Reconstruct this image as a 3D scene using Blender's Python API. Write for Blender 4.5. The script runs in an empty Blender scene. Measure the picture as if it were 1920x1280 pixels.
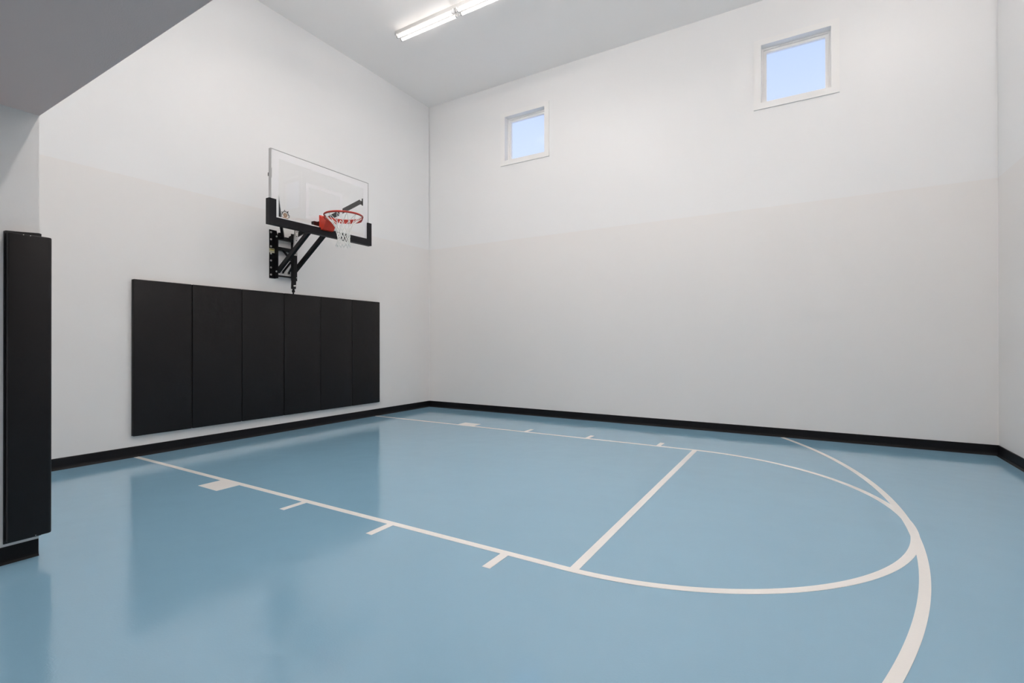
import bpy, bmesh, math, random
from mathutils import Vector, Matrix
random.seed(7)
PI = math.pi
scn = bpy.context.scene
COL = scn.collection

# ------------------------------------------------------------------ materials
def new_mat(name):
    m = bpy.data.materials.new(name); m.use_nodes = True
    nt = m.node_tree
    return m, nt, nt.nodes['Principled BSDF']

def lin(*c):
    return tuple(((v / 255 + 0.055) / 1.055) ** 2.4 if v > 10 else v / 255 / 12.92 for v in c) + (1,)

def mat(name, col, rough=0.5, metal=0.0, spec=0.5, bump=None, coat=0.0, coat_rough=0.05, vary=0.0, ior=1.5):
    m, nt, b = new_mat(name)
    b.inputs['Base Color'].default_value = tuple(col[:3]) + (1,)
    b.inputs['Roughness'].default_value = rough
    b.inputs['Metallic'].default_value = metal
    b.inputs['Specular IOR Level'].default_value = spec
    b.inputs['IOR'].default_value = ior
    b.inputs['Coat Weight'].default_value = coat
    b.inputs['Coat Roughness'].default_value = coat_rough
    tc = nt.nodes.new('ShaderNodeTexCoord')
    if bump:
        sc, st, dist = bump
        n = nt.nodes.new('ShaderNodeTexNoise'); n.inputs['Scale'].default_value = sc; n.inputs['Detail'].default_value = 3
        bp = nt.nodes.new('ShaderNodeBump'); bp.inputs['Strength'].default_value = st; bp.inputs['Distance'].default_value = dist
        nt.links.new(tc.outputs['Object'], n.inputs['Vector'])
        nt.links.new(n.outputs['Fac'], bp.inputs['Height'])
        nt.links.new(bp.outputs['Normal'], b.inputs['Normal'])
    if vary:
        n2 = nt.nodes.new('ShaderNodeTexNoise'); n2.inputs['Scale'].default_value = 1.7; n2.inputs['Detail'].default_value = 4
        mx = nt.nodes.new('ShaderNodeMix'); mx.data_type = 'RGBA'
        mx.inputs['A'].default_value = tuple(v * (1 - vary) for v in col[:3]) + (1,)
        mx.inputs['B'].default_value = tuple(min(1, v * (1 + vary)) for v in col[:3]) + (1,)
        nt.links.new(tc.outputs['Object'], n2.inputs['Vector'])
        nt.links.new(n2.outputs['Fac'], mx.inputs['Factor'])
        nt.links.new(mx.outputs['Result'], b.inputs['Base Color'])
    return m

SPLIT = 3.151
def wall_mat():
    """painted wall: brighter white above the ledge, slightly warmer and duller paint below it"""
    m, nt, b = new_mat('painted_wall')
    b.inputs['Roughness'].default_value = 0.42
    b.inputs['Specular IOR Level'].default_value = 0.35
    g = nt.nodes.new('ShaderNodeNewGeometry'); s = nt.nodes.new('ShaderNodeSeparateXYZ')
    gt = nt.nodes.new('ShaderNodeMath'); gt.operation = 'GREATER_THAN'; gt.inputs[1].default_value = SPLIT - 0.002
    mx = nt.nodes.new('ShaderNodeMix'); mx.data_type = 'RGBA'
    mx.inputs['A'].default_value = LOWER; mx.inputs['B'].default_value = UPPER
    nt.links.new(g.outputs['Position'], s.inputs[0]); nt.links.new(s.outputs['Z'], gt.inputs[0])
    nt.links.new(gt.outputs[0], mx.inputs['Factor']); nt.links.new(mx.outputs['Result'], b.inputs['Base Color'])
    n = nt.nodes.new('ShaderNodeTexNoise'); n.inputs['Scale'].default_value = 70; n.inputs['Detail'].default_value = 2
    bp = nt.nodes.new('ShaderNodeBump'); bp.inputs['Strength'].default_value = 0.08; bp.inputs['Distance'].default_value = 0.004
    nt.links.new(g.outputs['Position'], n.inputs['Vector']); nt.links.new(n.outputs['Fac'], bp.inputs['Height'])
    nt.links.new(bp.outputs['Normal'], b.inputs['Normal'])
    return m

def floor_mat():
    m, nt, b = new_mat('blue_epoxy_floor')
    b.inputs['Roughness'].default_value = 0.035
    b.inputs['IOR'].default_value = 1.74
    g = nt.nodes.new('ShaderNodeNewGeometry')
    n2 = nt.nodes.new('ShaderNodeTexNoise'); n2.inputs['Scale'].default_value = 1.3; n2.inputs['Detail'].default_value = 5
    mx = nt.nodes.new('ShaderNodeMix'); mx.data_type = 'RGBA'
    mx.inputs['A'].default_value = tuple(v * 0.975 for v in FLOOR[:3]) + (1,)
    mx.inputs['B'].default_value = tuple(v * 1.025 for v in FLOOR[:3]) + (1,)
    nt.links.new(g.outputs['Position'], n2.inputs['Vector']); nt.links.new(n2.outputs['Fac'], mx.inputs['Factor'])
    nt.links.new(mx.outputs['Result'], b.inputs['Base Color'])
    floor_bump(nt, b, g)
    return m

def floor_bump(nt, b, g):
    n = nt.nodes.new('ShaderNodeTexNoise'); n.inputs['Scale'].default_value = 100; n.inputs['Detail'].default_value = 2
    w = nt.nodes.new('ShaderNodeTexNoise'); w.inputs['Scale'].default_value = 4; w.inputs['Detail'].default_value = 1
    b1 = nt.nodes.new('ShaderNodeBump'); b1.inputs['Strength'].default_value = 0.4; b1.inputs['Distance'].default_value = 0.0009
    b2 = nt.nodes.new('ShaderNodeBump'); b2.inputs['Strength'].default_value = 0.25; b2.inputs['Distance'].default_value = 0.008
    for t in (n, w): nt.links.new(g.outputs['Position'], t.inputs['Vector'])
    nt.links.new(n.outputs['Fac'], b1.inputs['Height']); nt.links.new(w.outputs['Fac'], b2.inputs['Height'])
    nt.links.new(b1.outputs['Normal'], b2.inputs['Normal'])
    nt.links.new(b2.outputs['Normal'], b.inputs['Normal'])

def line_mat():
    m, nt, b = new_mat('white_court_paint')
    b.inputs['Base Color'].default_value = LINE
    b.inputs['Roughness'].default_value = 0.16
    g = nt.nodes.new('ShaderNodeNewGeometry')
    floor_bump(nt, b, g)
    return m

def glass_mat(name, tint=(0.985, 0.99, 0.99), f0=0.04, rough=0.0):
    """thin clear pane: sees through, mirrors more at grazing angles"""
    m = bpy.data.materials.new(name); m.use_nodes = True; nt = m.node_tree; nt.nodes.clear()
    out = nt.nodes.new('ShaderNodeOutputMaterial'); mix = nt.nodes.new('ShaderNodeMixShader')
    tr = nt.nodes.new('ShaderNodeBsdfTransparent'); tr.inputs[0].default_value = tint + (1,)
    gl = nt.nodes.new('ShaderNodeBsdfGlossy'); gl.inputs['Roughness'].default_value = rough
    g = nt.nodes.new('ShaderNodeNewGeometry'); d = nt.nodes.new('ShaderNodeVectorMath'); d.operation = 'DOT_PRODUCT'
    nt.links.new(g.outputs['Incoming'], d.inputs[0]); nt.links.new(g.outputs['Normal'], d.inputs[1])
    def mth(op, a, bval=None):
        k = nt.nodes.new('ShaderNodeMath'); k.operation = op
        nt.links.new(a, k.inputs[0])
        if bval is not None: k.inputs[1].default_value = bval
        return k.outputs[0]
    a = mth('ABSOLUTE', d.outputs['Value'])
    k = nt.nodes.new('ShaderNodeMath'); k.operation = 'SUBTRACT'; k.inputs[0].default_value = 1; nt.links.new(a, k.inputs[1])
    f = mth('ADD', mth('MULTIPLY', mth('POWER', k.outputs[0], 5), 1 - f0), f0)
    nt.links.new(f, mix.inputs[0]); nt.links.new(tr.outputs[0], mix.inputs[1]); nt.links.new(gl.outputs[0], mix.inputs[2])
    nt.links.new(mix.outputs[0], out.inputs[0])
    return m

def emit_mat(name, col, strength):
    m, nt, b = new_mat(name)
    b.inputs['Base Color'].default_value = (0.9, 0.9, 0.9, 1)
    b.inputs['Emission Color'].default_value = col
    b.inputs['Emission Strength'].default_value = strength
    return m

UPPER = (0.800, 0.798, 0.799, 1)
LOWER = (0.79, 0.768, 0.753, 1)
FLOOR = (0.238, 0.425, 0.565, 1)
LINE = (0.87, 0.85, 0.82, 1)
M_WALL = wall_mat()
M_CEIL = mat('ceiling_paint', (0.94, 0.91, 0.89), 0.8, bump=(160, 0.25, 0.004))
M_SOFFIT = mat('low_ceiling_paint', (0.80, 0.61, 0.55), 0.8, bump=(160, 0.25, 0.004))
M_FLOOR = floor_mat()
M_LINE = line_mat()
M_BASE = mat('black_rubber_base', (0.003, 0.0028, 0.004), 0.5, spec=0.25)
M_TRIM = mat('white_window_trim', (0.82, 0.81, 0.80), 0.4)
M_VINYL = mat('black_vinyl', (0.0065, 0.0052, 0.0056), 0.5, spec=0.28, bump=(5, 0.35, 0.02))
M_BOARD = mat('black_backing_board', (0.008, 0.008, 0.009), 0.6)
M_STEEL = mat('black_powder_coated_steel', (0.0045, 0.0042, 0.0052), 0.42, spec=0.25)
M_PADDING = mat('black_edge_padding', (0.006, 0.0056, 0.0078), 0.5, spec=0.25)
M_SILVER = mat('zinc_plated_steel', (0.72, 0.70, 0.68), 0.3, metal=1.0)
M_ALU = mat('brushed_aluminium', (0.50, 0.50, 0.50), 0.4, metal=1.0)
M_RED = mat('orange_red_rim_paint', (0.56, 0.035, 0.012), 0.35)
M_REDRING = mat('red_rim_paint', (0.40, 0.022, 0.010), 0.35)
M_NET = mat('white_net_cord', (0.80, 0.80, 0.78), 0.8)
M_PAINT = mat('white_glass_paint', (0.70, 0.695, 0.71), 0.4)
M_LAMPBODY = mat('white_enamel', (0.80, 0.80, 0.80), 0.4)
def tube_mat(strength): return emit_mat('glowing_tube', (1.0, 0.925, 0.87, 1), strength)
M_HOUSING = mat('grey_white_enamel', (0.42, 0.42, 0.42), 0.5)
M_LENS = emit_mat('fill_lamp_lens', (1.0, 0.93, 0.88, 1), 64)  # glow of the fill lamps added in the entry ceiling
M_TUBE2 = emit_mat('bright_glowing_tube', (1.0, 0.925, 0.87, 1), 60)
M_GLASS = glass_mat('clear_pane', f0=0.02, rough=0.12)
M_BGLASS = glass_mat('backboard_glass', (0.995, 0.996, 0.996))
M_CREAM = mat('cream_sticker', (0.72, 0.68, 0.50), 0.5)
M_YELLOW = mat('yellow_sticker', (0.62, 0.50, 0.14), 0.5)
M_TAN = mat('tan_print', (0.42, 0.27, 0.18), 0.5)
M_INK = mat('black_print', (0.02, 0.02, 0.02), 0.5)
M_GREY = mat('grey_print', (0.25, 0.26, 0.27), 0.5)

# ------------------------------------------------------------------ mesh helpers
def bx(bm, x0, x1, y0, y1, z0, z1, mi=0):
    vs = [bm.verts.new(p) for p in ((x0,y0,z0),(x1,y0,z0),(x1,y1,z0),(x0,y1,z0),(x0,y0,z1),(x1,y0,z1),(x1,y1,z1),(x0,y1,z1))]
    fs = []
    for f in ((0,3,2,1),(4,5,6,7),(0,1,5,4),(1,2,6,5),(2,3,7,6),(3,0,4,7)):
        fc = bm.faces.new([vs[i] for i in f]); fc.material_index = mi; fs.append(fc)
    return vs, fs

def prism(bm, pts, axis, a, b, mi=0):
    """extrude a 2D polygon along an axis; pts are the other two coordinates in xyz order"""
    def P(p, t):
        if axis == 'x': return (t, p[0], p[1])
        if axis == 'y': return (p[0], t, p[1])
        return (p[0], p[1], t)
    A = [bm.verts.new(P(p, a)) for p in pts]; B = [bm.verts.new(P(p, b)) for p in pts]
    n = len(pts)
    fs = [bm.faces.new(A), bm.faces.new(B[::-1])]
    for i in range(n): fs.append(bm.faces.new((A[i], B[i], B[(i+1) % n], A[(i+1) % n])))
    for f in fs: f.material_index = mi
    bmesh.ops.recalc_face_normals(bm, faces=bm.faces[:])

def bar(bm, p, q, w, h, up=(0, 0, 1), mi=0):
    """rectangular tube from p to q; w across, h along 'up'"""
    p, q = Vector(p), Vector(q); d = (q - p).normalized(); u = Vector(up)
    s = d.cross(u).normalized(); u = s.cross(d).normalized()
    ring = [(-w/2, -h/2), (w/2, -h/2), (w/2, h/2), (-w/2, h/2)]
    A = [bm.verts.new(p + s*a + u*b) for a, b in ring]; B = [bm.verts.new(q + s*a + u*b) for a, b in ring]
    fs = [bm.faces.new(A[::-1]), bm.faces.new(B)]
    for i in range(4): fs.append(bm.faces.new((A[i], A[(i+1) % 4], B[(i+1) % 4], B[i])))
    for f in fs: f.material_index = mi
    return A + B

def rod(bm, p, q, r0, r1=None, n=12, mi=0, caps=True):
    r1 = r0 if r1 is None else r1
    p, q = Vector(p), Vector(q); d = (q - p).normalized()
    u = Vector((0, 0, 1)) if abs(d.z) < 0.9 else Vector((1, 0, 0))
    s = d.cross(u).normalized(); u = s.cross(d)
    A = []; B = []
    for i in range(n):
        t = 2*PI*i/n; v = s*math.cos(t) + u*math.sin(t)
        A.append(bm.verts.new(p + v*r0)); B.append(bm.verts.new(q + v*r1))
    for i in range(n):
        f = bm.faces.new((A[i], A[(i+1) % n], B[(i+1) % n], B[i])); f.smooth = True; f.material_index = mi
    if caps:
        f = bm.faces.new(A[::-1]); f.material_index = mi
        f = bm.faces.new(B); f.material_index = mi

def ball(bm, c, r, mi=0):
    rs = bmesh.ops.create_icosphere(bm, subdivisions=1, radius=r, matrix=Matrix.Translation(c))
    for v in rs['verts']:
        for f in v.link_faces: f.smooth = True; f.material_index = mi

def bevel(bm, w, seg=2, edges=None):
    bmesh.ops.bevel(bm, geom=edges or bm.edges[:], offset=w, segments=seg, affect='EDGES', profile=0.5)

def obj(name, bm, mats, parent=None, smooth=False):
    """link a bmesh given in world coordinates as one mesh object, its origin at its own middle"""
    bm.normal_update()
    lo = Vector((min(v.co[i] for v in bm.verts) for i in range(3))); hi = Vector((max(v.co[i] for v in bm.verts) for i in range(3)))
    c = (lo + hi) / 2
    for v in bm.verts: v.co -= c
    me = bpy.data.meshes.new(name); bm.to_mesh(me); bm.free()
    for m in (mats if isinstance(mats, (list, tuple)) else [mats]): me.materials.append(m)
    if smooth:
        for p in me.polygons: p.use_smooth = True
    o = bpy.data.objects.new(name, me); COL.objects.link(o)
    base = Vector((0, 0, 0)); q = parent
    while q is not None:
        base += q.location; q = q.parent
    o.location = c - base
    if parent is not None: o.parent = parent
    return o

def thing(name, label, cat, loc, group=None, kind=None):
    o = bpy.data.objects.new(name, None); COL.objects.link(o); o.location = loc
    o.empty_display_size = 0.1
    return tag(o, label, cat, group, kind)

def tag(o, label, cat, group=None, kind=None):
    o['label'] = label; o['category'] = cat
    if group: o['group'] = group
    if kind: o['kind'] = kind
    return o

def structure(name, bm, mats, label, cat):
    return tag(obj(name, bm, mats), label, cat, None, 'structure')

# ------------------------------------------------------------------ room dimensions (metres)
XR, YF, H = 8.367, -6.517, 6.03          # right wall, plane of the wide opening, ceiling
PX, LOWZ, YB = 2.504, 2.661, -10.2       # face of the pier, low ceiling, rear of the entry hall
T = 0.2; REC = 0.015

bm = bmesh.new(); bx(bm, -T, XR + T, YB - T, T, -0.15, 0)
floor = structure('floor', bm, M_FLOOR, 'glossy light blue epoxy court floor with white painted court lines', 'floor')

# court lines, painted on the floor
ZL = 0.0012
def slab(name, x0, x1, y0, y1):
    b = bmesh.new(); bx(b, x0, x1, y0, y1, 0.0, ZL); return obj(name, b, M_LINE, floor)
def arc(name, cx, cy, r0, r1, a0, a1, n=120, ZL=0.0015):
    b = bmesh.new(); rows = []
    for i in range(n + 1):
        t = a0 + (a1 - a0) * i / n; c, s = math.cos(t), math.sin(t)
        rows.append([b.verts.new((cx + r*c, cy + r*s, z)) for r, z in ((r0, 0), (r1, 0), (r1, ZL), (r0, ZL))])
    for A, B in zip(rows, rows[1:]):
        for k in range(4): b.faces.new((A[k], A[(k+1) % 4], B[(k+1) % 4], B[k]))
    b.faces.new(rows[0]); b.faces.new(rows[-1][::-1])
    bmesh.ops.recalc_face_normals(b, faces=b.faces[:])
    return obj(name, b, M_LINE, floor)
LN0, LN1, LF0, LF1 = -5.066, -5.016, -1.482, -1.433
slab('lane_line', 0.03, 5.33, LN0, LN1); slab('lane_line', 0.03, 5.33, LF0, LF1)
slab('free_throw_line', 5.332, 5.386, LN1, LF0)
arc('free_throw_arc', 5.325, -3.2495, 1.767, 1.8165, -PI/2, PI/2)
def three_arc():
    cx, cy, r0, r1 = 0.955, -3.229, 6.130, 6.180
    a1 = math.asin((-0.03 - cy) / r1); a0 = -math.asin((cy - (-8.6)) / r1)
    return arc('three_point_line', cx, cy, r0, r1, a0, a1, 160, 0.0018)
three_arc()
for near in (True, False):
    ya, yb = (-5.265, LN0) if near else (LF1, -1.234)
    slab('lane_block', 1.802, 2.105, ya, yb)
    for x in (2.997, 3.945, 4.893): slab('lane_mark', x, x + 0.054, ya, yb)

# left (hoop) wall: lower face stands a little proud of the upper one
bm = bmesh.new(); prism(bm, [(-T, 0), (0, 0), (0, SPLIT), (-REC, SPLIT), (-REC, H), (-T, H)], 'y', YF, 0)
structure('wall_left', bm, M_WALL, 'white wall behind the basketball hoop with a low ledge line across it', 'wall')

# back wall with two high windows
W1 = (1.780, 2.605, 4.598, 5.412); W2 = (5.963, 6.793, 4.598, 5.412)
bm = bmesh.new()
bx(bm, -T, XR + T, 0, T, 0, SPLIT)
xs = [-T, W1[0], W1[1], W2[0], W2[1], XR + T]
bx(bm, -T, XR + T, REC, T, SPLIT, W1[2]); bx(bm, -T, XR + T, REC, T, W1[3], H)
for a, b_ in ((xs[0], xs[1]), (xs[2], xs[3]), (xs[4], xs[5])): bx(bm, a, b_, REC, T, W1[2], W1[3])
structure('wall_back', bm, M_WALL, 'wide white wall with the two small high windows', 'wall')

bm = bmesh.new(); bx(bm, XR, XR + T, YB, 0, 0, H)
structure('wall_right', bm, M_WALL, 'white side wall at the right edge of the picture', 'wall')

bm = bmesh.new()
bx(bm, PX, XR, YF - T, YF, LOWZ + 0.06, H); bx(bm, -T, PX, YF - T, YF, 0, H)
structure('wall_front', bm, M_WALL, 'white wall above the wide opening, facing the court', 'wall')

bm = bmesh.new(); bx(bm, PX - T, PX, YB, YF - T, 0, LOWZ)
structure('wall_entry', bm, M_WALL, 'white pier wall carrying the narrow black corner pad', 'wall')
bm = bmesh.new(); bx(bm, PX, XR, YB - T, YB, 0, LOWZ)
structure('wall_rear', bm, M_WALL, 'plain rear wall of the entry hall, behind the viewer', 'wall')

bm = bmesh.new(); bx(bm, -T, XR + T, YF - T, T, H, H + 0.15)
structure('ceiling', bm, M_CEIL, 'high white textured ceiling with the strip light', 'ceiling')
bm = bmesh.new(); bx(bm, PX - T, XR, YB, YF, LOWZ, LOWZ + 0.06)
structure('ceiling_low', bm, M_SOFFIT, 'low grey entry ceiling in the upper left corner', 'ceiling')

# baseboards: black rubber cove base with a small toe
def base_profile(s):
    return [(0, 0), (s*0.030, 0), (s*0.024, 0.006), (s*0.012, 0.017), (s*0.008, 0.032), (s*0.008, 0.112), (s*0.004, 0.118), (0, 0.118)]
def baseboard(name, axis, at, s, a, b, label):
    b_ = bmesh.new(); prism(b_, [(at + d, z) for d, z in base_profile(s)], axis, a, b)
    return structure(name, b_, M_BASE, label, 'baseboard')
baseboard('baseboard_left', 'y', 0, 1, YF, 0, 'black rubber baseboard under the six wall pads')
baseboard('baseboard_back', 'x', 0, -1, 0, XR, 'long black baseboard along the window wall')
baseboard('baseboard_right', 'y', XR, -1, YB, 0, 'black baseboard along the right side wall')
b_ = bmesh.new(); prism(b_, [(PX + d, z * 0.865) for d, z in base_profile(0.35)], 'y', YB, YF - 0.001)
structure('baseboard_entry', b_, M_BASE, 'short black baseboard below the narrow corner pad', 'baseboard')

# ------------------------------------------------------------------ windows
def frame_box(bm, x0, x1, z0, z1, w, ya, yb, wt=None, wb=None):
    wt = w if wt is None else wt; wb = w if wb is None else wb
    bx(bm, x0, x0 + w, ya, yb, z0, z1); bx(bm, x1 - w, x1, ya, yb, z0, z1)
    bx(bm, x0 + w, x1 - w, ya, yb, z1 - wt, z1); bx(bm, x0 + w, x1 - w, ya, yb, z0, z0 + wb)
def window(name, W, label):
    x0, x1, z0, z1 = W; cx = (x0 + x1) / 2
    t = thing(name, label, 'window', (cx, REC, z0), None, 'structure')
    b = bmesh.new(); frame_box(b, x0 - 0.083, x1 + 0.083, z0 - 0.078, z1 + 0.070, 0.083, -0.004, REC, 0.070, 0.078); obj('casing', b, M_TRIM, t)
    b = bmesh.new(); frame_box(b, x0, x1, z0, z1, 0.008, -0.003, 0.195); obj('jamb', b, M_TRIM, t)
    b = bmesh.new(); frame_box(b, x0 + 0.008, x1 - 0.008, z0 + 0.008, z1 - 0.008, 0.024, 0.112, 0.195); obj('frame', b, M_TRIM, t)
    b = bmesh.new(); frame_box(b, x0 + 0.032, x1 - 0.032, z0 + 0.032, z1 - 0.032, 0.036, 0.128, 0.175); s = obj('sash', b, M_TRIM, t)
    b = bmesh.new(); bx(b, x0 + 0.060, x1 - 0.060, 0.140, 0.144, z0 + 0.060, z1 - 0.060); obj('glass', b, M_GLASS, s)
window('window_1', W1, 'small square white window nearer the hoop, blue sky beyond')
window('window_2', W2, 'small white window on the right, nearer the right wall')

# ------------------------------------------------------------------ six wall pads
def make_pad():
    t = thing('wall_pad', '', 'wall pad', (0, 0, 0), 'black wall pads in a row under the hoop')
    b = bmesh.new(); bx(b, 0.008, 0.052, -0.3065, 0.3065, 0.237, 2.0)
    bevel(b, 0.012, 3); o = obj('cushion', b, M_VINYL, t, True)
    b = bmesh.new(); bx(b, 0.0, 0.009, -0.303, 0.303, 0.240, 1.997); obj('backing_board', b, M_BOARD, t)
    return t
pad_labels = ['leftmost black vinyl wall pad of the six, nearest the pier',
              'second black wall pad from the left of the six under the hoop',
              'third black wall pad from the left, left of the crank tip',
              'fourth black wall pad from the left, right under the crank tip',
              'fifth black wall pad from the left, beside the rightmost pad',
              'rightmost black wall pad of the six, nearest the room corner']
pad = make_pad()
kids = list(pad.children)
for i, lb in enumerate(pad_labels):
    if i == 0: r = pad
    else:
        r = pad.copy(); COL.objects.link(r)
        for k in kids:
            c = k.copy(); COL.objects.link(c); c.parent = r
    r['label'] = lb
    r.location = (0.0005, -5.082 + 0.616 * (i + 0.5) , 0)

# ------------------------------------------------------------------ corner pad on the pier
t = thing('corner_pad', 'narrow tall black padded cover wrapped round the edge of the pier', 'corner pad', (PX, -6.58, 0.13))
b = bmesh.new()
y0, yc = -6.664, YF
PF = 0.056; PE = 0.047
prof = [(PX + 0.001, y0), (PX + PF, y0), (PX + PF, yc + PE), (PX - 0.10, yc + PE), (PX - 0.10, yc + 0.001), (PX + 0.001, yc + 0.001)]
prism(b, prof, 'z', 0.134, 1.922)
es = [e for e in b.edges]
def on(v, x=None, y=None):
    return (x is None or abs(v.co.x - x) < 1e-4) and (y is None or abs(v.co.y - y) < 1e-4)
corner = [e for e in b.edges if all(on(v, PX + PF, yc + PE) for v in e.verts)]
bmesh.ops.bevel(b, geom=corner, offset=0.022, segments=5, affect='EDGES', profile=0.5)
b.normal_update(); rest = [e for e in b.edges if e.calc_face_angle_signed(0) > 0.9]
bmesh.ops.bevel(b, geom=rest, offset=0.006, segments=2, affect='EDGES', profile=0.5)
obj('cushion', b, M_VINYL, t, True)
b = bmesh.new(); prism(b, [(-6.671, 0.120), (yc + 0.008, 0.120), (yc + 0.008, 1.944), (yc - 0.003, 1.947), (-6.60, 1.940), (-6.664, 1.936), (-6.671, 1.932)], 'x', PX + 0.0005, PX + 0.010)
obj('backing_flap', b, M_BOARD, t)
for z in (0.141, 1.917):
    for y in (-6.60, -6.57) if z > 1 else (-6.545,):
        b = bmesh.new(); rod(b, (PX + PF - 0.002, y, z), (PX + PF + 0.002, y, z), 0.0022, n=8); obj('staple', b, M_SILVER, t)

# ------------------------------------------------------------------ basketball hoop
YC = -3.222
hoop = thing('basketball_hoop', 'wall mounted basketball hoop with clear glass backboard, red rim and white net', 'basketball hoop', (0, YC, 2.2))
RZ0, RZ1 = 2.199, 2.887
for s in (-1, 1):
    b = bmesh.new()
    yo = YC + (0.226 if s > 0 else -0.213); yw = YC + s * 0.137
    ya, yb = sorted((yo, yw)); bx(b, 0.0005, 0.008, ya, yb, RZ0, RZ1)                      # flange on the wall
    wa, wb = sorted((yw, yw - s * 0.010)); prism(b, [(0.0005, RZ0), (0.085, RZ0), (0.085, RZ1 - 0.12), (0.045, RZ1 - 0.01), (0.0005, RZ1)], 'y', wa, wb)
    rail = obj('wall_rail', b, M_STEEL, hoop)
    for k in range(7):
        z = 2.849 - k * 0.1
        b = bmesh.new(); rod(b, (0.008, yo - s * 0.023, z), (0.016, yo - s * 0.023, z), 0.015, 0.011, 10); obj('bolt', b, M_SILVER, rail)
    for z in (2.790, 2.296):
        b = bmesh.new(); rod(b, (0.066, yw + s * 0.0, z), (0.066, yw + s * 0.014, z), 0.014, 0.011, 10); obj('pivot_bolt', b, M_SILVER, rail)
    if s == -1:
        b = bmesh.new(); bx(b, 0.008, 0.0092, yo + 0.001, yw - 0.001, 2.560, 2.622, 0); bx(b, 0.009, 0.0098, yo + 0.004, yw - 0.004, 2.592, 2.618, 1)
        rnd = random.Random(3)
        for r in range(3):
            y = yo + 0.006
            z = (2.604, 2.582, 2.569)[r]; h = (0.012, 0.006, 0.005)[r]
            while y < yw - 0.012:
                w = rnd.uniform(0.006, 0.014); bx(b, 0.0097, 0.0103, y, min(y + w, yw - 0.006), z, z + h, 2); y += w + 0.003
        obj('warning_label', b, [M_CREAM, M_YELLOW, M_INK], rail)
YI = 0.127
def cross(z0, z1, x0, x1):
    b = bmesh.new(); bx(b, x0, x1, YC - YI, YC + YI, z0, z1); return obj('cross_bar', b, M_STEEL, hoop)
cross(2.752, 2.802, 0.030, 0.080); cross(2.598, 2.648, 0.030, 0.080); cross(2.226, 2.246, 0.040, 0.075)
# lugs on the top cross bar
for s in (-1, 1):
    b = bmesh.new(); prism(b, [(0.04, 2.79), (0.115, 2.79), (0.105, 2.845), (0.06, 2.85)], 'y', YC + s*0.104 - 0.012, YC + s*0.104 + 0.012); obj('arm_lug', b, M_STEEL, hoop)
# upper arms splay out to the sides of the board, lower arms run straight to the rim mount
for s in (-1, 1):
    b = bmesh.new(); bar(b, (0.080, YC + s * 0.055, 2.79), (0.845, YC + s * 0.690, 3.375), 0.036, 0.056); arm = obj('upper_arm', b, M_STEEL, hoop)
    b = bmesh.new(); bx(b, 0.835, 0.905, YC + s*0.735 - 0.018, YC + s*0.735 + 0.018, 3.325, 3.425); bx(b, 0.80, 0.85, YC + s*0.712 - 0.03, YC + s*0.712 + 0.03, 3.345, 3.385)
    obj('end_bracket', b, M_STEEL, arm)
    b = bmesh.new(); bar(b, (0.062, YC + s * 0.120, 2.297), (0.872, YC + s * 0.120, 2.868), 0.040, 0.058); obj('lower_arm', b, M_STEEL, hoop)
b = bmesh.new(); bx(b, 0.285, 0.325, YC - 0.25, YC + 0.25, 2.94, 2.975); obj('arm_brace', b, M_STEEL, hoop)
# short links between the wall frame and the crank
for s in (-1, 1):
    for zw, zc in ((2.612, 2.452), (2.292, 2.430)):
        b = bmesh.new(); y1 = YC + s * 0.047
        bar(b, (0.066, y1, zw), (0.225, YC + s * 0.028, zc), 0.016, 0.024)
        rod(b, (0.066, y1 - 0.012, zw), (0.066, y1 + 0.012, zw), 0.016, n=10)
        ln = obj('link', b, M_STEEL, hoop)
        b = bmesh.new(); rod(b, (0.066, y1 - 0.016, zw), (0.066, y1 - 0.012, zw), 0.010, n=8); obj('link_bolt', b, M_SILVER, ln)
# crank post: silver inner tube above, black sleeve and knob below
b = bmesh.new(); bar(b, (0.246, YC - 0.002, 2.055), (0.272, YC - 0.002, 2.520), 0.050, 0.052, (1, 0, 0)); bevel(b, 0.006, 2)
sleeve = obj('crank_sleeve', b, M_STEEL, hoop)
b = bmesh.new(); bar(b, (0.271, YC, 2.500), (0.312, YC, 2.945), 0.042, 0.040, (1, 0, 0)); bevel(b, 0.004, 2)
for k in range(6):
    z = 2.55 + k * 0.06; x = 0.271 + 0.041 * (z - 2.5) / 0.445 - 0.003
    rod(b, (x + 0.020, YC - 0.002, z), (x + 0.0245, YC - 0.002, z), 0.007, n=8, mi=1)
obj('inner_tube', b, [M_SILVER, M_INK], sleeve)
b = bmesh.new(); bx(b, 0.224, 0.270, YC - 0.024, YC + 0.020, 2.048, 2.060); rod(b, (0.246, YC - 0.002, 2.058), (0.245, YC - 0.002, 2.025), 0.016); rod(b, (0.245, YC - 0.002, 2.027), (0.244, YC - 0.002, 2.000), 0.023, 0.018); rod(b, (0.244, YC - 0.002, 2.003), (0.2435, YC - 0.002, 1.972), 0.010)
obj('crank_knob', b, M_STEEL, sleeve)
b = bmesh.new(); bx(b, 0.2725, 0.2745, YC - 0.020, YC + 0.016, 2.082, 2.106); bx(b, 0.2725, 0.275, YC - 0.004, YC + 0.023, 2.098, 2.104)
obj('sleeve_badge', b, M_SILVER, sleeve)

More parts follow.
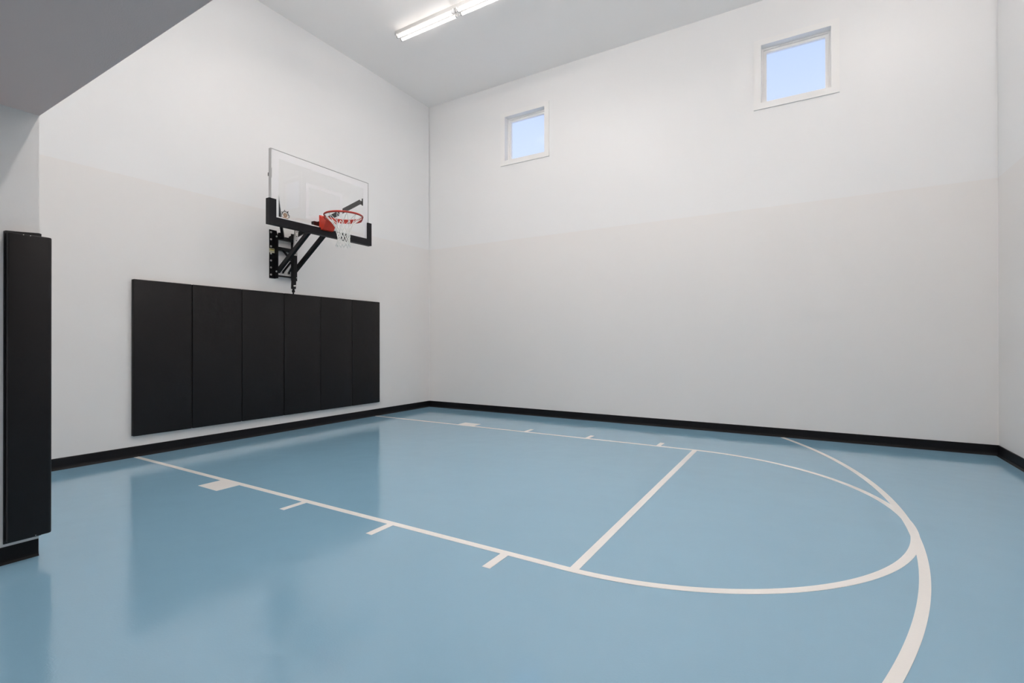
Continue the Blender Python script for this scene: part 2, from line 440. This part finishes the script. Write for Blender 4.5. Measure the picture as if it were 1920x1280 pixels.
# backboard
XB0, XB1 = 0.904, 0.916
BY0, BY1, BZ0, BZ1 = YC - 0.770, YC + 0.764, 2.745, 3.652
b = bmesh.new(); bx(b, XB0, XB1, BY0, BY1, BZ0, BZ1)
board = obj('backboard', b, M_BGLASS, hoop)
def ring_rect(name, y0, y1, z0, z1, w, x0, x1, m):
    b = bmesh.new()
    bx(b, x0, x1, y0, y0 + w, z0, z1); bx(b, x0, x1, y1 - w, y1, z0, z1); bx(b, x0, x1, y0 + w, y1 - w, z1 - w, z1); bx(b, x0, x1, y0 + w, y1 - w, z0, z0 + w)
    return obj(name, b, m, board)
ring_rect('border_stripe', BY0 + 0.004, BY1 - 0.004, BZ0 + 0.004, BZ1 - 0.004, 0.092, XB1, XB1 + 0.0008, M_PAINT)
ring_rect('target_square', YC - 0.295, YC + 0.295, 2.905, 3.370, 0.050, XB1, XB1 + 0.0008, M_PAINT)
b = bmesh.new()
bx(b, 0.872, XB1 + 0.002, BY0 - 0.008, BY0, BZ0, BZ1 + 0.006); bx(b, 0.872, XB1 + 0.002, BY1, BY1 + 0.008, BZ0, BZ1 + 0.006); bx(b, 0.872, XB1 + 0.002, BY0, BY1, BZ1, BZ1 + 0.006)
obj('edge_frame', b, M_ALU, board)
b = bmesh.new()
ZP = 2.726; PW = 0.100; x0, x1 = 0.874, 0.944
out = [(YC - 0.815, ZP), (YC + 0.809, ZP), (YC + 0.809, 3.060), (YC + 0.735, 3.060), (YC + 0.735, ZP + 0.094), (YC - 0.722, ZP + 0.094), (YC - 0.722, 3.040), (YC - 0.815, 3.040)]
prism(b, out, 'x', 0.9215, x1)
bx(b, x0, 0.9215, YC - 0.815, YC + 0.809, ZP, BZ0 - 0.001)
bx(b, x0, 0.9215, YC - 0.815, BY0 - 0.009, BZ0 - 0.001, 3.040); bx(b, x0, 0.9215, BY1 + 0.009, YC + 0.809, BZ0 - 0.001, 3.060)
obj('edge_padding', b, M_PADDING, board)
b = bmesh.new(); bx(b, 0.845, 0.903, YC - 0.155, YC + 0.155, 2.775, 2.900); obj('mount_plate', b, M_STEEL, board)
# small crest sticker in the lower left of the glass: tan roundel, dark rays, grey ends
b = bmesh.new(); ec = (YC - 0.585, 2.893); xe0, xe1 = XB1 + 0.0008, XB1 + 0.0018
def poly(bm, pts, mi): prism(bm, [(ec[0] + p[0], ec[1] + p[1]) for p in pts], 'x', xe0, xe1 + 0.0003 * mi, mi)
poly(b, [(0.030*math.cos(t*PI/8), -0.014 + 0.028*math.sin(t*PI/8)) for t in range(16)], 0)
for k in range(8):
    a = k*PI/4 + 0.3; poly(b, [(0.020*math.cos(a + d) * q, -0.014 + 0.019*math.sin(a + d) * q) for d, q in ((-0.25, 0.8), (-0.25, 1.15), (0.25, 1.15), (0.25, 0.8))], 1)
for a, l0, l1, w in ((172, 0.036, 0.056, 9), (150, 0.036, 0.062, 10), (125, 0.036, 0.054, 10), (100, 0.036, 0.066, 8), (78, 0.036, 0.054, 9), (52, 0.036, 0.072, 11), (28, 0.036, 0.056, 9), (8, 0.036, 0.058, 9)):
    r = lambda d, l: (l*math.cos(math.radians(a + d)), -0.012 + l*math.sin(math.radians(a + d)))
    poly(b, [r(-w, l0), r(-w*0.9, (l0 + l1)/2), r(0, l1), r(w*0.9, (l0 + l1)/2), r(w, l0)], 1)
for sx in (-1, 1): poly(b, [(sx*0.040, -0.045), (sx*0.060, -0.040), (sx*0.062, -0.006), (sx*0.046, -0.004)], 2)
poly(b, [(-0.040, -0.052), (0.044, -0.056), (0.040, -0.044), (-0.036, -0.040)], 0)
obj('crest_sticker', b, [M_TAN, M_INK, M_GREY], board)

# rim
RX, RZ, RR = 1.292, 2.948, 0.2385
b = bmesh.new(); bx(b, XB1, 0.928, YC - 0.088, YC + 0.092, 2.786, 2.990)
rim_plate = b
def rim_housing(bm):
    ya, yb = YC - 0.084, YC + 0.090
    prism(bm, [(0.927, 2.790), (0.985, 2.800), (1.045, 2.895), (1.070, 2.944), (1.070, 2.952), (0.960, 2.960), (0.927, 2.980)], 'y', ya, yb)
rim_housing(b)
rim = obj('rim_mount', b, M_RED, hoop)
b = bmesh.new(); NR = 64; NT = 10; rows = []
for i in range(NR):
    a = 2*PI*i/NR
    rows.append([b.verts.new((RX + (RR + 0.0125*math.cos(2*PI*j/NT))*math.cos(a), YC + (RR + 0.0125*math.cos(2*PI*j/NT))*math.sin(a), RZ + 0.0125*math.sin(2*PI*j/NT))) for j in range(NT)])
for i in range(NR):
    A, B = rows[i], rows[(i+1) % NR]
    for j in range(NT):
        f = b.faces.new((A[j], B[j], B[(j+1) % NT], A[(j+1) % NT])); f.smooth = True
obj('ring', b, M_REDRING, rim)
b = bmesh.new(); rows = []                                   # stiffening band under the ring
for i in range(41):
    a = PI + math.radians(50) - math.radians(185) * i / 40
    zb = RZ - 0.010 - 0.036 * min(1, (40 - i) / 6, (i + 2) / 6)
    rows.append([b.verts.new((RX + r*math.cos(a), YC + r*math.sin(a), z)) for r, z in ((RR - 0.006, zb), (RR + 0.004, zb), (RR + 0.004, RZ), (RR - 0.006, RZ))])
for A, B in zip(rows, rows[1:]):
    for k in range(4): b.faces.new((A[k], A[(k+1) % 4], B[(k+1) % 4], B[k]))
b.faces.new(rows[0]); b.faces.new(rows[-1][::-1]); bmesh.ops.recalc_face_normals(b, faces=b.faces[:])
obj('stiffening_band', b, M_REDRING, rim)

# net: twelve loops knotted in diamonds
b = bmesh.new(); rnd = random.Random(5)
levels = [(2.942, 0.234), (2.850, 0.138), (2.790, 0.100), (2.735, 0.082), (2.682, 0.074), (2.632, 0.074), (2.588, 0.082), (2.556, 0.092)]
node = []
for j, (z, r) in enumerate(levels):
    node.append([Vector((RX + r*math.cos(2*PI*(k + 0.5*(j % 2))/12), YC + r*math.sin(2*PI*(k + 0.5*(j % 2))/12), z)) + (Vector((rnd.uniform(-1, 1), rnd.uniform(-1, 1), rnd.uniform(-1, 1))) * 0.006 if j else Vector())  for k in range(12)])
for j in range(len(levels) - 1):
    for k in range(12):
        o1 = k; o2 = (k - 1) % 12 if j % 2 == 0 else (k + 1) % 12
        for o in (o1, o2): rod(b, node[j][k], node[j+1][o], 0.0042, n=6, caps=False)
    if j:
        for k in range(12): ball(b, node[j][k], 0.0085)
for k in range(12):
    ball(b, node[-1][k], 0.0085)
    rod(b, node[-1][k], node[-1][k] + Vector((rnd.uniform(-.01, .01), rnd.uniform(-.01, .01), -0.018)), 0.0034, 0.002, n=6)
    ball(b, node[0][k] + Vector((0, 0, -0.006)), 0.007)
obj('net', b, M_NET, rim)

# ------------------------------------------------------------------ fluorescent strip lights
LG = 'twin tube strip lights on the high ceiling'
def strip_light(x, y, label, pairs=2, tube=None, drop=0.0):
    H = globals()['H'] - drop
    L = 0.02 + 1.14 * pairs
    t = thing('strip_light', label, 'ceiling light', (x + L / 2, y, H), LG)
    b = bmesh.new()
    prism(b, [(y - 0.052, H), (y - 0.050, H - 0.050), (y - 0.026, H - 0.066), (y + 0.026, H - 0.066), (y + 0.050, H - 0.050), (y + 0.052, H)], 'x', x, x + L)
    obj('housing', b, M_HOUSING, t)
    if drop:  # lamps lowered on added rods to throw light onto ceiling and lower walls
        for xr in (x + 0.3, x + L - 0.3):
            b = bmesh.new(); rod(b, (xr, y, H), (xr, y, H + drop), 0.006, n=8); obj('added_rod', b, M_LAMPBODY, t)
    for k in range(pairs):
        x0 = x + 0.045 + 1.14 * k
        for s in (-1, 1):
            yt = y + s * 0.044; zt = H - 0.094
            b = bmesh.new(); rod(b, (x0 + 0.02, yt, zt), (x0 + 1.05, yt, zt), 0.020, n=16, caps=False)
            tb = obj('tube', b, tube, t)
            for xa in (x0, x0 + 1.05):
                b = bmesh.new(); rod(b, (xa, yt, zt), (xa + 0.02, yt, zt), 0.020, n=16); obj('tube_cap', b, M_ALU, tb)
            for xe in (x0 - 0.012, x0 + 1.07):
                b = bmesh.new(); bx(b, xe, xe + 0.012, yt - 0.016, yt + 0.016, zt - 0.022, H - 0.052); obj('lamp_holder', b, M_LAMPBODY, t)
    return t
strip_light(1.13, -2.072, 'white ceiling strip light with two pairs of glowing tubes, seen at the top edge', 2, tube_mat(2.6))
strip_light(6.90, -2.072, 'short ceiling strip light right of the right window, beyond the top edge', 1, tube_mat(30))
strip_light(1.90, -4.52, 'hanging strip light above the near lane line, beyond the top edge', 2, tube_mat(20), 0.6)
strip_light(3.10, -5.60, 'added fill strip light before the middle of the wide opening, beyond the top edge', 2, tube_mat(55), 0.6)  # unseen lamp added to light the window wall more evenly
strip_light(5.55, -5.60, 'added fill strip light before the right end of the opening, beyond the top edge', 2, tube_mat(32), 0.6)  # second unseen lamp added for the same even fill
strip_light(1.75, -3.20, 'added fill strip light above the middle of the lane, beyond the top edge', 2, tube_mat(43))  # unseen lamp added to brighten the back left corner

# unseen fill lamps added in the entry ceiling to brighten pier and lower walls
def added_fill_lamp(x, y, label):
    t = thing('added_fill_lamp', label, 'ceiling light', (x, y, LOWZ), 'added fill lamps in the entry ceiling behind the viewer')
    b = bmesh.new(); n = 24; rows = []
    for k in range(n):
        c, s_ = math.cos(2*PI*k/n), math.sin(2*PI*k/n)
        rows.append([b.verts.new((x + r*c, y + r*s_, z)) for r, z in ((0.075, LOWZ), (0.098, LOWZ), (0.094, LOWZ - 0.006), (0.078, LOWZ - 0.006))])
    for k in range(n):
        A, B = rows[k], rows[(k+1) % n]
        for q in range(4): b.faces.new((A[q], A[(q+1) % 4], B[(q+1) % 4], B[q]))
    bmesh.ops.recalc_face_normals(b, faces=b.faces[:]); obj('trim_ring', b, M_LAMPBODY, t)
    b = bmesh.new(); rod(b, (x, y, LOWZ), (x, y, LOWZ - 0.003), 0.075, n=24); obj('lens', b, M_LENS, t)
for i, (x, y) in enumerate(((3.6, -8.6), (5.2, -8.6), (6.8, -8.9), (3.6, -9.7), (5.2, -9.7), (6.8, -9.7))):
    added_fill_lamp(x, y, ('added fill lamp in the low entry ceiling, front row nearest the pier', 'added fill lamp in the low entry ceiling, middle of the front row', 'added fill lamp in the low entry ceiling, front row nearest the right wall',
                     'added fill lamp in the low entry ceiling, rear row on the pier side', 'added fill lamp in the low entry ceiling, middle of the rear row', 'added fill lamp in the low entry ceiling, rear row nearest the right wall')[i])

# ------------------------------------------------------------------ sky outside
w = bpy.data.worlds.new('sky'); scn.world = w; w.use_nodes = True; nt = w.node_tree
bg = nt.nodes['Background']
tc = nt.nodes.new('ShaderNodeTexCoord'); sp = nt.nodes.new('ShaderNodeSeparateXYZ'); mr = nt.nodes.new('ShaderNodeMapRange')
mr.inputs['From Min'].default_value = 0.28; mr.inputs['From Max'].default_value = 0.50
mx = nt.nodes.new('ShaderNodeMix'); mx.data_type = 'RGBA'
mx.inputs['A'].default_value = (0.76, 0.87, 1.15, 1); mx.inputs['B'].default_value = (0.55, 0.69, 1.10, 1)
nt.links.new(tc.outputs['Generated'], sp.inputs[0]); nt.links.new(sp.outputs['Z'], mr.inputs['Value'])
nt.links.new(mr.outputs['Result'], mx.inputs['Factor']); nt.links.new(mx.outputs['Result'], bg.inputs['Color'])
bg.inputs['Strength'].default_value = 0.88

# ------------------------------------------------------------------ camera
cd = bpy.data.cameras.new('camera'); cam = bpy.data.objects.new('camera', cd); COL.objects.link(cam)
cd.sensor_fit = 'HORIZONTAL'; cd.sensor_width = 36; cd.lens = 915.108 / 1920 * 36; cd.clip_start = 0.02
yaw, pit, rol = -0.54022, 0.00244, -0.00079
F = Vector((math.sin(yaw)*math.cos(pit), math.cos(yaw)*math.cos(pit), math.sin(pit)))
R = F.cross(Vector((0, 0, 1))).normalized(); U = R.cross(F)
R2 = R*math.cos(rol) + U*math.sin(rol); U2 = -R*math.sin(rol) + U*math.cos(rol)
M = Matrix((R2, U2, -F)).transposed().to_4x4(); M.translation = Vector((6.483, -7.579, 1.283))
cam.matrix_world = M
scn.camera = cam

vs = scn.view_settings
vs.view_transform = 'Standard'; vs.look = 'None'; vs.exposure = 0.26; vs.gamma = 1.0; vs.use_curve_mapping = False
scn.cycles.max_bounces = 14; scn.cycles.diffuse_bounces = 8; scn.cycles.transparent_max_bounces = 16
scn.cycles.use_denoising = True
